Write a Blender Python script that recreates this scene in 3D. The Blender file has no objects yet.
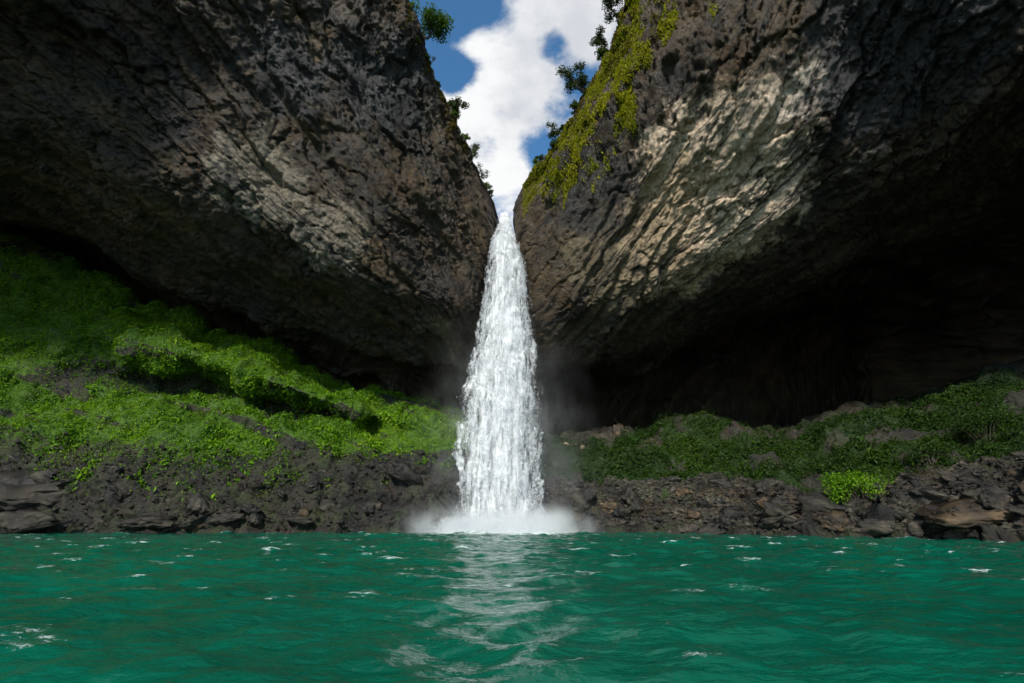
import bpy, math, random
import numpy as np
from mathutils import Vector
from mathutils.bvhtree import BVHTree

random.seed(7)
rng = np.random.default_rng(11)
D = bpy.data
scene = bpy.context.scene
COL = scene.collection

# ------------------------------------------------------------------ camera model (used to lay the place out)
PITCH, F, CH = math.radians(20.0), 484.0, 1.2
CP, SP = math.cos(PITCH), math.sin(PITCH)

def P(px, py, Y):
    """survey: the world point at ground distance Y that the photograph shows at px, py"""
    u, v = (px - 512) / F, (341.5 - py) / F
    y, z = CP - v * SP, SP + v * CP
    t = Y / y
    return np.array([u * t, Y, z * t + CH])

def ray(px, py):
    u, v = (px - 512) / F, (341.5 - py) / F
    return Vector((u, CP - v * SP, SP + v * CP)).normalized()

# ------------------------------------------------------------------ noise (vectorised gradient noise)
_perm = np.random.default_rng(3).permutation(256).astype(np.int64)
_perm = np.concatenate([_perm, _perm, _perm])
_g = np.random.default_rng(5).normal(size=(256, 3)); _g /= np.linalg.norm(_g, axis=1)[:, None]

def perlin(p):
    p = np.asarray(p, float)
    i = np.floor(p).astype(np.int64); f = p - i
    i &= 255
    w = f * f * f * (f * (f * 6 - 15) + 10)
    out = 0
    for dx in (0, 1):
        for dy in (0, 1):
            for dz in (0, 1):
                h = _perm[_perm[_perm[(i[:, 0] + dx) & 255] + ((i[:, 1] + dy) & 255)] + ((i[:, 2] + dz) & 255)]
                g = _g[h]
                d = g[:, 0] * (f[:, 0] - dx) + g[:, 1] * (f[:, 1] - dy) + g[:, 2] * (f[:, 2] - dz)
                wx = w[:, 0] if dx else 1 - w[:, 0]
                wy = w[:, 1] if dy else 1 - w[:, 1]
                wz = w[:, 2] if dz else 1 - w[:, 2]
                out = out + d * wx * wy * wz
    return out * 1.5

def fbm(p, octv=5, gain=0.5, lac=2.03):
    p = np.asarray(p, float); a, s = 1.0, 0
    for k in range(octv):
        s = s + a * perlin(p + 17.3 * k); a *= gain; p = p * lac
    return s

def ridged(p, octv=5, gain=0.55, lac=2.1):
    p = np.asarray(p, float); a, s = 1.0, 0
    for k in range(octv):
        s = s + a * (1 - 2 * np.abs(perlin(p + 31.7 * k))); a *= gain; p = p * lac
    return s

def cells(p, seed=0):
    """blocky fracture: a random level per Voronoi cell and the distance to the cell edge"""
    p = np.asarray(p, float); i = np.floor(p).astype(np.int64); f = p - i
    d1 = np.full(len(p), 9.0); d2 = d1.copy(); lev = np.zeros(len(p))
    for dx in (-1, 0, 1):
        for dy in (-1, 0, 1):
            for dz in (-1, 0, 1):
                h = _perm[_perm[_perm[(i[:, 0] + dx + seed) & 255] + ((i[:, 1] + dy) & 255)] + ((i[:, 2] + dz) & 255)]
                o = np.stack([_perm[h + 7], _perm[h + 53], _perm[h + 101]], 1) / 255.0
                d = np.linalg.norm(o + (dx, dy, dz) - f, axis=1)
                near = d < d1
                d2 = np.where(near, d1, np.minimum(d2, d)); lev = np.where(near, _perm[h + 200] / 255.0, lev); d1 = np.where(near, d, d1)
    return lev, d2 - d1

def facets(p, seed=0, tilt=1.0):
    """angular broken rock: every Voronoi cell is a tilted plane of its own height"""
    p = np.asarray(p, float); i = np.floor(p).astype(np.int64); f = p - i
    d1 = np.full(len(p), 9.0); val = np.zeros(len(p))
    for dx in (-1, 0, 1):
        for dy in (-1, 0, 1):
            for dz in (-1, 0, 1):
                h = _perm[_perm[_perm[(i[:, 0] + dx + seed) & 255] + ((i[:, 1] + dy) & 255)] + ((i[:, 2] + dz) & 255)]
                o = np.stack([_perm[h + 7], _perm[h + 53], _perm[h + 101]], 1) / 255.0
                r = f - (o + (dx, dy, dz)); d = (r * r).sum(1)
                near = d < d1
                val = np.where(near, (r * _g[(h + 31) & 255]).sum(1) * tilt + _perm[h + 200] / 255.0 - 0.5, val); d1 = np.where(near, d, d1)
    return val

def sstep(a, b, x):
    t = np.clip((x - a) / (b - a), 0, 1); return t * t * (3 - 2 * t)

# ------------------------------------------------------------------ objects and meshes
def mesh_np(name, verts, faces, mat=None, parent=None, smooth=True, uv=None):
    me = D.meshes.new(name)
    verts = np.ascontiguousarray(verts, dtype=np.float32); faces = np.ascontiguousarray(faces, dtype=np.int32)
    k = faces.shape[1]
    me.vertices.add(len(verts)); me.vertices.foreach_set('co', verts.ravel())
    me.loops.add(faces.size); me.loops.foreach_set('vertex_index', faces.ravel())
    me.polygons.add(len(faces)); me.polygons.foreach_set('loop_start', np.arange(0, faces.size, k, dtype=np.int32))
    me.update(calc_edges=True)
    me.polygons.foreach_set('use_smooth', np.full(len(faces), smooth))
    if uv is not None:
        l = me.uv_layers.new(name='UVMap'); l.data.foreach_set('uv', np.ascontiguousarray(uv[faces.ravel()], dtype=np.float32).ravel())
    if mat: me.materials.append(mat)
    o = D.objects.new(name, me); COL.objects.link(o)
    if parent: o.parent = parent
    return o

def tag(o, label=None, cat=None, group=None, kind=None):
    if label: o['label'] = label
    if cat: o['category'] = cat
    if group: o['group'] = group
    if kind: o['kind'] = kind
    return o

def empty(name, loc):
    o = D.objects.new(name, None); o.location = loc; COL.objects.link(o); return o

def grid_faces(nu, nv, flip=False):
    a = np.arange(nu * nv).reshape(nu, nv)
    f = np.stack([a[:-1, :-1], a[1:, :-1], a[1:, 1:], a[:-1, 1:]], -1).reshape(-1, 4)
    return f[:, ::-1] if flip else f

def hermite(ctrl, counts, ten=0.42):
    """dense curve set through ctrl (n, m, 3) along axis 0, counts[k] samples in segment k; returns points and parameter"""
    n = len(ctrl); tg = np.zeros_like(ctrl)
    tg[1:-1] = (ctrl[2:] - ctrl[:-2]) * ten; tg[0] = ctrl[1] - ctrl[0]; tg[-1] = ctrl[-1] - ctrl[-2]
    out, par = [], []
    for k in range(n - 1):
        c = counts[k]
        t = np.linspace(0, 1, c, endpoint=(k == n - 2))
        L = np.linalg.norm(ctrl[k + 1] - ctrl[k], axis=-1, keepdims=True)
        m0 = tg[k] / np.maximum(np.linalg.norm(tg[k], axis=-1, keepdims=True), 1e-6) * np.minimum(np.linalg.norm(tg[k], axis=-1, keepdims=True), L * 1.2)
        m1 = tg[k + 1] / np.maximum(np.linalg.norm(tg[k + 1], axis=-1, keepdims=True), 1e-6) * np.minimum(np.linalg.norm(tg[k + 1], axis=-1, keepdims=True), L * 1.2)
        for s in t:
            h = (2*s**3 - 3*s**2 + 1, s**3 - 2*s**2 + s, -2*s**3 + 3*s**2, s**3 - s**2)
            out.append(h[0]*ctrl[k] + h[1]*m0 + h[2]*ctrl[k+1] + h[3]*m1); par.append(k + s)
    return np.array(out), np.array(par)

def loft(ctrl, cu, cv):
    """ctrl (columns, rows, 3) -> G (nu, nv, 3), column parameter (nu), row parameter (nv)"""
    ctrl = np.array(ctrl, float)
    A, pu = hermite(ctrl, cu)
    B, pv = hermite(A.transpose(1, 0, 2), cv)
    return B.transpose(1, 0, 2), pu, pv

def normals(G):
    du = np.gradient(G, axis=0); dv = np.gradient(G, axis=1)
    n = np.cross(du, dv); return n / np.maximum(np.linalg.norm(n, axis=2, keepdims=True), 1e-9)

# ------------------------------------------------------------------ node helpers
def new_mat(name):
    m = D.materials.new(name); m.use_nodes = True
    nt = m.node_tree; nt.nodes.clear()
    out = nt.nodes.new('ShaderNodeOutputMaterial')
    return m, nt, out

class N:
    """thin wrapper over a node tree"""
    def __init__(s, nt): s.nt = nt
    def node(s, t, **kw):
        n = s.nt.nodes.new(t)
        for k, v in kw.items(): setattr(n, k, v)
        return n
    def set(s, sock, v):
        if isinstance(v, bpy.types.NodeSocket): s.nt.links.new(v, sock)
        elif v is not None: sock.default_value = v
    def noise(s, vec, scale, detail=6, rough=0.55, dist=0.0, dim='3D'):
        n = s.node('ShaderNodeTexNoise', noise_dimensions=dim)
        s.set(n.inputs['Vector'], vec); n.inputs['Scale'].default_value = scale; n.inputs['Detail'].default_value = detail
        n.inputs['Roughness'].default_value = rough; n.inputs['Distortion'].default_value = dist
        return n.outputs['Fac']
    def voro(s, vec, scale, feature='F1'):
        n = s.node('ShaderNodeTexVoronoi', feature=feature); s.set(n.inputs['Vector'], vec); n.inputs['Scale'].default_value = scale
        return n.outputs['Distance']
    def math(s, op, a, b=0.0, c=0.0, clamp=False):
        n = s.node('ShaderNodeMath', operation=op, use_clamp=clamp)
        s.set(n.inputs[0], a); s.set(n.inputs[1], b); s.set(n.inputs[2], c); return n.outputs[0]
    def rng(s, v, a, b, c=0.0, d=1.0, smooth=True):
        n = s.node('ShaderNodeMapRange', interpolation_type='SMOOTHSTEP' if smooth else 'LINEAR')
        for i, x in enumerate((v, a, b, c, d)): s.set(n.inputs[i], x)
        return n.outputs[0]
    def vmath(s, op, a, b=None):
        n = s.node('ShaderNodeVectorMath', operation=op); s.set(n.inputs[0], a)
        if b is not None: s.set(n.inputs[1], b)
        return n.outputs['Value'] if op in ('DISTANCE', 'LENGTH', 'DOT_PRODUCT') else n.outputs[0]
    def mapping(s, vec, scale=(1,1,1), loc=(0,0,0), rot=(0,0,0)):
        n = s.node('ShaderNodeMapping'); s.set(n.inputs[0], vec); n.inputs['Scale'].default_value = scale
        n.inputs['Location'].default_value = loc; n.inputs['Rotation'].default_value = rot; return n.outputs[0]
    def ramp(s, f, stops):
        n = s.node('ShaderNodeValToRGB'); cr = n.color_ramp
        while len(cr.elements) < len(stops): cr.elements.new(0.5)
        for e, (p, c) in zip(cr.elements, stops): e.position = p; e.color = (*c, 1)
        s.set(n.inputs[0], f); return n.outputs[0]
    def mix(s, f, a, b, blend='MIX'):
        n = s.node('ShaderNodeMix', data_type='RGBA', blend_type=blend)
        s.set(n.inputs[0], f)
        s.set(n.inputs[6], (*a, 1) if isinstance(a, tuple) else a); s.set(n.inputs[7], (*b, 1) if isinstance(b, tuple) else b)
        return n.outputs[2]
    def bump(s, h, strength, dist, normal=None):
        n = s.node('ShaderNodeBump'); n.inputs['Strength'].default_value = strength; n.inputs['Distance'].default_value = dist
        s.set(n.inputs['Height'], h)
        if normal: s.set(n.inputs['Normal'], normal)
        return n.outputs[0]

def obj_coord(n):
    return n.node('ShaderNodeTexCoord').outputs['Object']

def rock_material(name, tint=(1, 1, 1), light=1.0, patches=(), green=0.0, strata=True, undercoat=None):
    m, nt, out = new_mat(name); n = N(nt)
    tc = n.node('ShaderNodeTexCoord'); co = tc.outputs['Object']; uv = tc.outputs['UV']
    big = n.noise(co, 0.09, 8, 0.6, 0.4)
    mid = n.noise(co, 0.55, 10, 0.68, 0.0)
    fine = n.noise(co, 3.2, 10, 0.72)
    if strata:
        st = n.noise(n.mapping(uv, (0.06, 0.42, 1), rot=(0, 0, 0.10)), 1.0, 10, 0.66, 0.15)
        f = n.math('ADD', n.math('MULTIPLY', big, 0.34), n.math('ADD', n.math('MULTIPLY', mid, 0.20), n.math('MULTIPLY', st, 0.46)))
    else:
        f = n.math('ADD', n.math('MULTIPLY', big, 0.3), n.math('MULTIPLY', mid, 0.7))
    f = n.math('ADD', f, n.math('MULTIPLY', n.math('SUBTRACT', fine, 0.5), 0.55))
    T = lambda c: tuple(min(0.7, x * light * t) for x, t in zip(c, tint))
    c = n.ramp(f, [(0.38, T((0.014, 0.013, 0.013))), (0.46, T((0.045, 0.039, 0.031))), (0.54, T((0.10, 0.084, 0.060))),
                   (0.62, T((0.19, 0.160, 0.115))), (0.71, T((0.36, 0.325, 0.265)))])
    # brown iron stain
    c = n.mix(n.math('MULTIPLY', n.rng(n.noise(co, 0.3, 5, 0.6, 1.0), 0.52, 0.66), 0.55), c, T((0.12, 0.075, 0.035)))
    for (pt, r, col, amt) in patches:       # fresh pale breaks and dark wet stains with their own outline
        d = n.vmath('DISTANCE', co, tuple(pt))
        e = n.math('ADD', n.math('DIVIDE', d, r), n.math('MULTIPLY', n.math('SUBTRACT', n.noise(co, 1.6 / r * 2, 9, 0.68, 0.5), 0.5), 1.7))
        k = n.math('MULTIPLY', n.rng(e, 1.05, 0.75), n.math('MULTIPLY', n.rng(mid, 0.30, 0.48, 0.45, 1.0), amt))
        c = n.mix(k, c, n.mix(n.rng(fine, 0.35, 0.68), tuple(x * 0.45 for x in col), col))
    # pale lichen / mineral flecks
    c = n.mix(n.math('MULTIPLY', n.rng(n.noise(co, 2.1, 8, 0.75), 0.60, 0.70), 0.5), c, T((0.36, 0.35, 0.31)))
    c = n.mix(n.math('MULTIPLY', n.rng(n.noise(co, 1.1, 8, 0.7, 0.1), 0.56, 0.64), 0.75), c, T((0.012, 0.012, 0.013)))
    if strata:      # open bedding cracks and joints
        l1 = n.math('ABSOLUTE', n.math('SUBTRACT', n.noise(n.mapping(uv, (0.030, 0.26, 1), rot=(0, 0, 0.16)), 1.0, 7, 0.5, 0.0), 0.5))
        l2 = n.math('ABSOLUTE', n.math('SUBTRACT', n.noise(n.mapping(uv, (0.05, 0.22, 1), rot=(0, 0, -0.9)), 1.0, 6, 0.5, 0.0), 0.5))
        crack = n.math('MAXIMUM', n.rng(l1, 0.010, 0.002), n.math('MULTIPLY', n.rng(l2, 0.007, 0.001), 0.7))
        c = n.mix(n.math('MULTIPLY', crack, 0.85), c, (0.006, 0.006, 0.006))
    if green:
        c = n.mix(n.math('MULTIPLY', n.rng(n.noise(co, 0.5, 7, 0.65), 0.46, 0.60), green), c, (0.035, 0.052, 0.010))
    if undercoat:
        at = n.node('ShaderNodeAttribute', attribute_name='growth').outputs['Fac']
        mk = n.rng(n.math('ADD', at, n.math('MULTIPLY', n.math('SUBTRACT', n.noise(co, 0.9, 9, 0.7), 0.5), 1.3)), 0.35, 0.62)
        c = n.mix(mk, c, n.ramp(n.noise(co, 1.7, 8, 0.7), [(0.32, undercoat[0]), (0.66, undercoat[1])]))
    b = n.node('ShaderNodeBsdfPrincipled')
    nt.links.new(c, b.inputs['Base Color'])
    n.set(b.inputs['Roughness'], n.rng(n.noise(co, 0.4, 4), 0.4, 0.62, 0.32, 0.85))
    b.inputs['Specular IOR Level'].default_value = 0.45
    cr = n.voro(n.mapping(co, (1, 1, 1.6)), 0.9, 'DISTANCE_TO_EDGE')
    h = n.math('ADD', n.math('MULTIPLY', n.noise(n.mapping(uv, (1.6, 2.0, 1)) if strata else co, 1.3, 12, 0.74, 0.0), 1.0), n.math('MULTIPLY', n.rng(cr, 0.0, 0.10), 0.10))
    if strata: h = n.math('SUBTRACT', h, n.math('MULTIPLY', crack, 0.5))
    nb = n.bump(n.noise(co, 3.6, 12, 0.82), 1.0, 0.20)
    nt.links.new(n.bump(h, 1.0, 0.16 if strata else 0.14, nb), b.inputs['Normal'])
    nt.links.new(b.outputs[0], out.inputs[0])
    return m

def leaf_material(name, stops, trans=0.35, patch=0.12):
    m, nt, out = new_mat(name); n = N(nt)
    co = obj_coord(n)
    r = n.node('ShaderNodeNewGeometry').outputs['Random Per Island']
    f = n.math('ADD', n.math('MULTIPLY', r, 0.5), n.math('MULTIPLY', n.rng(n.noise(co, patch, 5, 0.6), 0.3, 0.7, smooth=False), 0.5))
    c = n.ramp(f, stops)
    d = n.node('ShaderNodeBsdfPrincipled'); nt.links.new(c, d.inputs['Base Color']); d.inputs['Roughness'].default_value = 0.55
    d.inputs['Specular IOR Level'].default_value = 0.25
    t = n.node('ShaderNodeBsdfTranslucent'); nt.links.new(n.mix(1.0, c, (1.0, 1.0, 0.45), 'MULTIPLY'), t.inputs[0])
    mx = n.node('ShaderNodeMixShader'); mx.inputs[0].default_value = trans
    nt.links.new(d.outputs[0], mx.inputs[1]); nt.links.new(t.outputs[0], mx.inputs[2]); nt.links.new(mx.outputs[0], out.inputs[0])
    return m

M = {}
pale = (0.88, 0.68, 0.49)
M['rock_l'] = rock_material('cliff_rock_west', tint=(1.30, 1.02, 0.66), light=0.47, patches=[
    (P(250, 175, 35), 5.0, (0.36, 0.31, 0.225), 0.7), (P(330, 235, 40), 4.0, (0.36, 0.31, 0.23), 0.6),
    (P(430, 345, 47), 4.0, (0.22, 0.185, 0.12), 0.6), (P(280, 60, 31), 5.5, (0.035, 0.037, 0.042), 0.85), (P(380, 90, 38), 6.0, (0.030, 0.032, 0.036), 0.85)])
M['rock_r'] = rock_material('cliff_rock_east', tint=(1.28, 1.02, 0.68), light=0.45, patches=[
    (P(720, 170, 36), 8.0, pale, 0.95), (P(790, 90, 33), 4.5, (0.88, 0.74, 0.60), 1.0), (P(690, 230, 40), 7.5, (0.70, 0.50, 0.31), 0.95),
    (P(760, 220, 37), 6.5, pale, 0.8), (P(880, 170, 32), 3.5, (0.40, 0.35, 0.25), 0.6), (P(620, 260, 43), 6.0, (0.24, 0.19, 0.11), 0.6),
    (P(690, 100, 35), 4.0, (0.02, 0.02, 0.02), 0.8), (P(900, 50, 27), 7.0, (0.045, 0.048, 0.058), 0.8), (P(600, 200, 42), 5.0, (0.035, 0.034, 0.032), 0.7)])
M['rock_bank_dark'] = rock_material('wet_bank_rock', tint=(1.0, 0.97, 0.93), light=0.24, green=0.5, strata=False, undercoat=((0.026, 0.068, 0.003), (0.080, 0.165, 0.005)))
M['rock_bank'] = rock_material('bank_rock', tint=(1.0, 0.97, 0.93), light=0.30, green=0.45, strata=False, undercoat=((0.008, 0.022, 0.002), (0.022, 0.052, 0.003)))
M['boulder'] = rock_material('boulder_rock', light=0.62, strata=False)
M['boulder_dark'] = rock_material('dark_boulder_rock', light=0.36, strata=False)
M['boulder_brown'] = rock_material('brown_boulder_rock', tint=(1.25, 1.0, 0.74), light=0.75, strata=False)
M['boulder_mossy'] = rock_material('mossy_boulder_rock', light=0.8, green=1.6, strata=False)
M['stone_pale'] = rock_material('pale_stone', tint=(1.1, 1.0, 0.88), light=2.6, strata=False)
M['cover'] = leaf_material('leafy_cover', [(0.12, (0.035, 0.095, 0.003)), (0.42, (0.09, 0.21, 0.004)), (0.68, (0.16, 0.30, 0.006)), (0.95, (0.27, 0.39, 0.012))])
M['cover_painted_shade'] = leaf_material('painted_shade_leafy_cover', [(0.12, (0.008, 0.023, 0.002)), (0.5, (0.021, 0.054, 0.003)), (0.9, (0.052, 0.10, 0.005))])  # leafy cover again, with the bank's shade painted into the leaf colour
M['moss'] = leaf_material('rim_moss', [(0.15, (0.10, 0.12, 0.005)), (0.45, (0.25, 0.27, 0.007)), (0.72, (0.39, 0.38, 0.010)), (0.95, (0.48, 0.41, 0.02))], patch=0.35)
M['dry_moss'] = leaf_material('dry_rim_moss', [(0.15, (0.05, 0.05, 0.010)), (0.5, (0.13, 0.105, 0.018)), (0.95, (0.20, 0.145, 0.03))], patch=0.35)
M['tree_leaf'] = leaf_material('tree_leaf', [(0.1, (0.015, 0.030, 0.006)), (0.6, (0.045, 0.075, 0.014)), (0.95, (0.09, 0.12, 0.02))], patch=0.6)
M['tree_leaf_bright'] = leaf_material('bright_tree_leaf', [(0.1, (0.03, 0.075, 0.006)), (0.6, (0.075, 0.15, 0.01)), (0.95, (0.14, 0.20, 0.02))], patch=0.6)
def bark_material():
    m, nt, out = new_mat('bark'); n = N(nt); co = obj_coord(n)
    b = n.node('ShaderNodeBsdfPrincipled'); b.inputs['Roughness'].default_value = 0.9
    nt.links.new(n.ramp(n.noise(n.mapping(co, (6, 6, 1)), 2, 6), [(0.3, (0.03, 0.022, 0.016)), (0.7, (0.10, 0.08, 0.06))]), b.inputs['Base Color'])
    nt.links.new(b.outputs[0], out.inputs[0]); return m
M['bark'] = bark_material()

# ------------------------------------------------------------------ cliffs
def V(*a): return np.array(a, float)

def cliff_column(rim, face, lip, side, back_y=None, plateau=4.0, cave_rise=2.0, back_x=0.0):
    """one cross-section: far foot, plateau edge, plateau, rim, face points, lip, cave roof, back wall, back foot"""
    back_y = back_y or 63.0
    far = V(rim[0] + side * 26, 84, rim[2] + plateau)
    ins = V(lip[0] + side * 1.5 + back_x * 0.4, lip[1] * 0.6 + back_y * 0.4, lip[2] + cave_rise)
    btop = V(lip[0] + side * 3 + back_x, back_y, lip[2] + cave_rise * 0.6)
    return [V(far[0], 86, -4), far, rim + V(side * 7, 3, 2.2 + plateau * 0.2), rim + V(side * 1.6, 0.6, 0.9), rim, *face, lip, ins, btop, V(btop[0], back_y + 2, -4)]

def slot_column(x, y, z, side):
    r = V(side * x, y, z)
    w = [V(side * x * k, y, zz) for k, zz in ((0.97, z - 4), (0.98, z - 9), (1.0, z - 16))]
    return [V(r[0] + side * 26, 86, -4), V(r[0] + side * 26, 84, z + 4), r + V(side * 7, 1, 3), r + V(side * 1.6, 0.3, 0.9), r, *w, V(side * x * 1.02, y, z - 22), V(side * x * 1.05, y, z - 26), V(side * x * 1.05, y, z - 30), V(side * x * 1.05, y, -4)]

def shift(col, d): return [p + np.array(d, float) for p in col]

Lc = [slot_column(3.2, 80, 41, -1), slot_column(3.0, 62, 39.5, -1),
    cliff_column(P(493, 206, 50), [P(492, 236, 49.4), P(483, 272, 49.6), P(475, 315, 50)], P(459, 366, 53), -1, 61),
    cliff_column(P(472, 150, 45), [P(458, 205, 45), P(447, 258, 46.2), P(436, 302, 46.2)], P(424, 368, 53.5), -1, 62),
    cliff_column(P(446, 103, 41), [P(425, 160, 41), P(400, 230, 42.5), P(384, 282, 43.5)], P(366, 350, 53), -1, 63),
    cliff_column(P(424, 50, 37), [P(380, 105, 37), P(340, 190, 39), P(322, 250, 41)], P(305, 328, 52.5), -1, 63),
    cliff_column(P(396, 0, 33.5), [P(325, 45, 33), P(265, 140, 35.5), P(244, 216, 38.5)], P(224, 300, 51.5), -1, 63),
    cliff_column(P(345, -80, 29), [P(240, -20, 28.5), P(170, 95, 32), P(145, 184, 37)], P(122, 260, 50.5), -1, 63),
    cliff_column(P(270, -160, 25), [P(130, -70, 24.5), P(60, 60, 29), P(32, 150, 35.5)], P(2, 214, 49), -1, 62, cave_rise=3.0),
    cliff_column(P(170, -240, 20), [P(0, -120, 20.5), P(-60, 20, 26), P(-110, 120, 34)], P(-140, 174, 44), -1, 60, cave_rise=3.0)]
Lc.append(shift(Lc[-1], (-14, -3, -1))); Lc.append(shift(Lc[-1], (-40, 0, -3)))

Rc = [slot_column(3.4, 80, 41, 1), slot_column(2.6, 62, 39.5, 1),
    cliff_column(P(515, 206, 50), [P(519, 240, 49.2), P(527, 285, 49.2), P(535, 322, 49.5)], P(552, 364, 53), 1, 74),
    cliff_column(P(540, 160, 45.5), [P(556, 222, 44.5), P(574, 285, 45.5), P(594, 312, 47)], P(608, 356, 54), 1, 81),
    cliff_column(P(575, 104, 41.5), [P(610, 180, 39.5), P(645, 250, 41.5), P(668, 286, 44)], P(686, 326, 54), 1, 83),
    cliff_column(P(601, 56, 38), [P(668, 120, 34.5), P(725, 195, 37.5), P(754, 248, 41.5)], P(782, 298, 53), 1, 84),
    cliff_column(P(622, 0, 34), [P(712, 40, 30.5), P(795, 130, 33), P(840, 192, 37.5)], P(874, 252, 50), 1, 84),
    cliff_column(P(655, -80, 30), [P(790, -30, 26), P(890, 70, 29), P(940, 155, 34)], P(968, 216, 43.5), 1, 83),
    cliff_column(P(710, -165, 26), [P(890, -90, 22), P(985, 30, 25), P(1040, 125, 30)], P(1072, 190, 40), 1, 80),
    cliff_column(P(800, -260, 21), [P(1020, -160, 18), P(1120, -10, 21), P(1180, 100, 26.5)], P(1220, 170, 32), 1, 76)]
Rc.append(shift(Rc[-1], (14, -3, -1))); Rc.append(shift(Rc[-1], (40, 0, -3)))

def build_cliff(name, cols, seed, mat, flip, label):
    cu = [4, 10, 34, 44, 46, 48, 50, 50, 40, 14, 8]
    cv = [3, 6, 10, 22, 70, 75, 75, 60, 40, 30, 26]
    G, pu, pv = loft(cols, cu, cv)
    nu, nv = G.shape[:2]
    nrm = normals(G) * (1 if not flip else -1)
    seg_u = np.linalg.norm(np.diff(G[:, 4*20:4*20+1], axis=0), axis=2); 
    L = np.concatenate([[0], np.cumsum(np.linalg.norm(np.diff(G[:, nv // 2], axis=0), axis=1))])
    Lv = np.concatenate([np.zeros((nu, 1)), np.cumsum(np.linalg.norm(np.diff(G, axis=1), axis=2), axis=1)], 1)
    i_rim = int(np.searchsorted(pv, 4.0))
    Lv = Lv - Lv[:, i_rim:i_rim + 1]
    U = np.repeat(L[:, None], nv, 1)
    p = G.reshape(-1, 3); s = np.stack([U.ravel(), Lv.ravel(), np.zeros(nu * nv)], 1)
    o = np.array([seed * 13.7, seed * 5.1, seed * 3.3])
    # big bulges, ledges along the beds, fractured blocks, grain
    warp = fbm(p * 0.09 + o, 4)
    def ledge(scale, shear, w, cut, o2):
        t = (s[:, 1] + shear * s[:, 0] + w * warp) / scale
        k = np.floor(t); a = t - k
        rnd = _perm[(k.astype(np.int64) * 7 + o2) & 255] / 255.0
        a = np.where(a < cut, a / cut, (1 - a) / (1 - cut))
        return (a - 0.5) * (0.35 + rnd)
    d = 1.7 * fbm(p * 0.06 + o, 3)
    d += 1.25 * ledge(6.5, 0.20, 3.0, 0.93, 3) * sstep(-0.4, 0.3, fbm(p * 0.09 + o + 9, 3))
    d += 0.60 * ledge(2.7, 0.17, 2.2, 0.90, 19) * sstep(-0.25, 0.35, fbm(p * 0.13 + o + 19, 3))
    d += 0.15 * ledge(1.1, 0.20, 1.5, 0.86, 41) * sstep(-0.3, 0.4, fbm(p * 0.2 + o + 29, 3))
    jit = np.stack([fbm(p * 0.35 + k, 3) for k in (1.0, 7.0, 13.0)], 1)
    q = np.stack([s[:, 0] * 0.10 + 0.05 * s[:, 1], s[:, 1] * 0.30, 0.0 * s[:, 0]], 1) + 0.22 * jit
    lev, edge = cells(q, seed)
    d += 0.55 * (lev - 0.5) - 0.30 * (1 - sstep(0, 0.06, edge))
    jf = 0.09 * np.stack([fbm(p * 1.1 + k, 3) for k in (2.0, 8.0, 14.0)], 1)
    fq = np.stack([s[:, 0] * 0.34 + 0.10 * s[:, 1], s[:, 1] * 0.46, p[:, 2] * 0.05], 1)
    rough = sstep(-0.45, 0.35, fbm(p * 0.12 + o + 50, 3))
    sm = 0.55 if seed == 1 else 0.8
    d += sm * 0.50 * facets(fq * np.array([0.75, 1, 1]) + jf, seed, 0.9) * (0.4 + 0.6 * rough)
    d += sm * 0.20 * facets(fq * 2.7 + jf * 1.6 + 5, seed + 2, 1.1) * (0.25 + 0.75 * rough)
    d += sm * 0.10 * facets(fq * 6.4 + jf * 2 + 9, seed + 4, 1.1) * (0.3 + 0.7 * rough)
    d += 0.13 * facets(p * 1.3 + jf * 3, seed + 6, 1.0) + 0.07 * facets(p * 3.1 + jf * 4, seed + 7, 1.0)
    d += 0.05 * fbm(p * 1.6 + o, 4, 0.6)
    amp = np.ones((nu, nv)); amp *= sstep(2.0, 3.2, pu)[:, None] * 0.62 + 0.38
    amp *= (0.35 + 0.65 * sstep(2.5, 4.4, pv))[None, :] * (1 + 0.8 * sstep(8.0, 9.0, pv))[None, :]
    G = G + nrm * (d.reshape(nu, nv) * amp)[:, :, None]
    ob = mesh_np(name, G.reshape(-1, 3), grid_faces(nu, nv, flip), mat, uv=np.stack([U.ravel(), Lv.ravel()], 1))
    tag(ob, label, 'cliff', kind='structure')
    return ob, G, pu, pv

# normals() of the loft: columns run outwards, rows run down; check direction once with the camera
def out_flip(cols):
    G, pu, pv = loft(cols, [3] * 11, [3] * 11)
    n = normals(G); k = np.s_[9:22, 15:21]
    return float((n[k] * (np.array([0, 0, CH]) - G[k])).sum()) < 0

fl = out_flip(Lc); cl, GL, puL, pvL = build_cliff('cliff_left', Lc, 1, M['rock_l'], fl, 'dark brown overhanging rock cliff on the near side of the mossy green slope')
fr = out_flip(Rc); cr, GR, puR, pvR = build_cliff('cliff_right', Rc, 2, M['rock_r'], fr, 'overhanging rock cliff with a pale broken patch and a moss-covered rim above a black cave')

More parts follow.
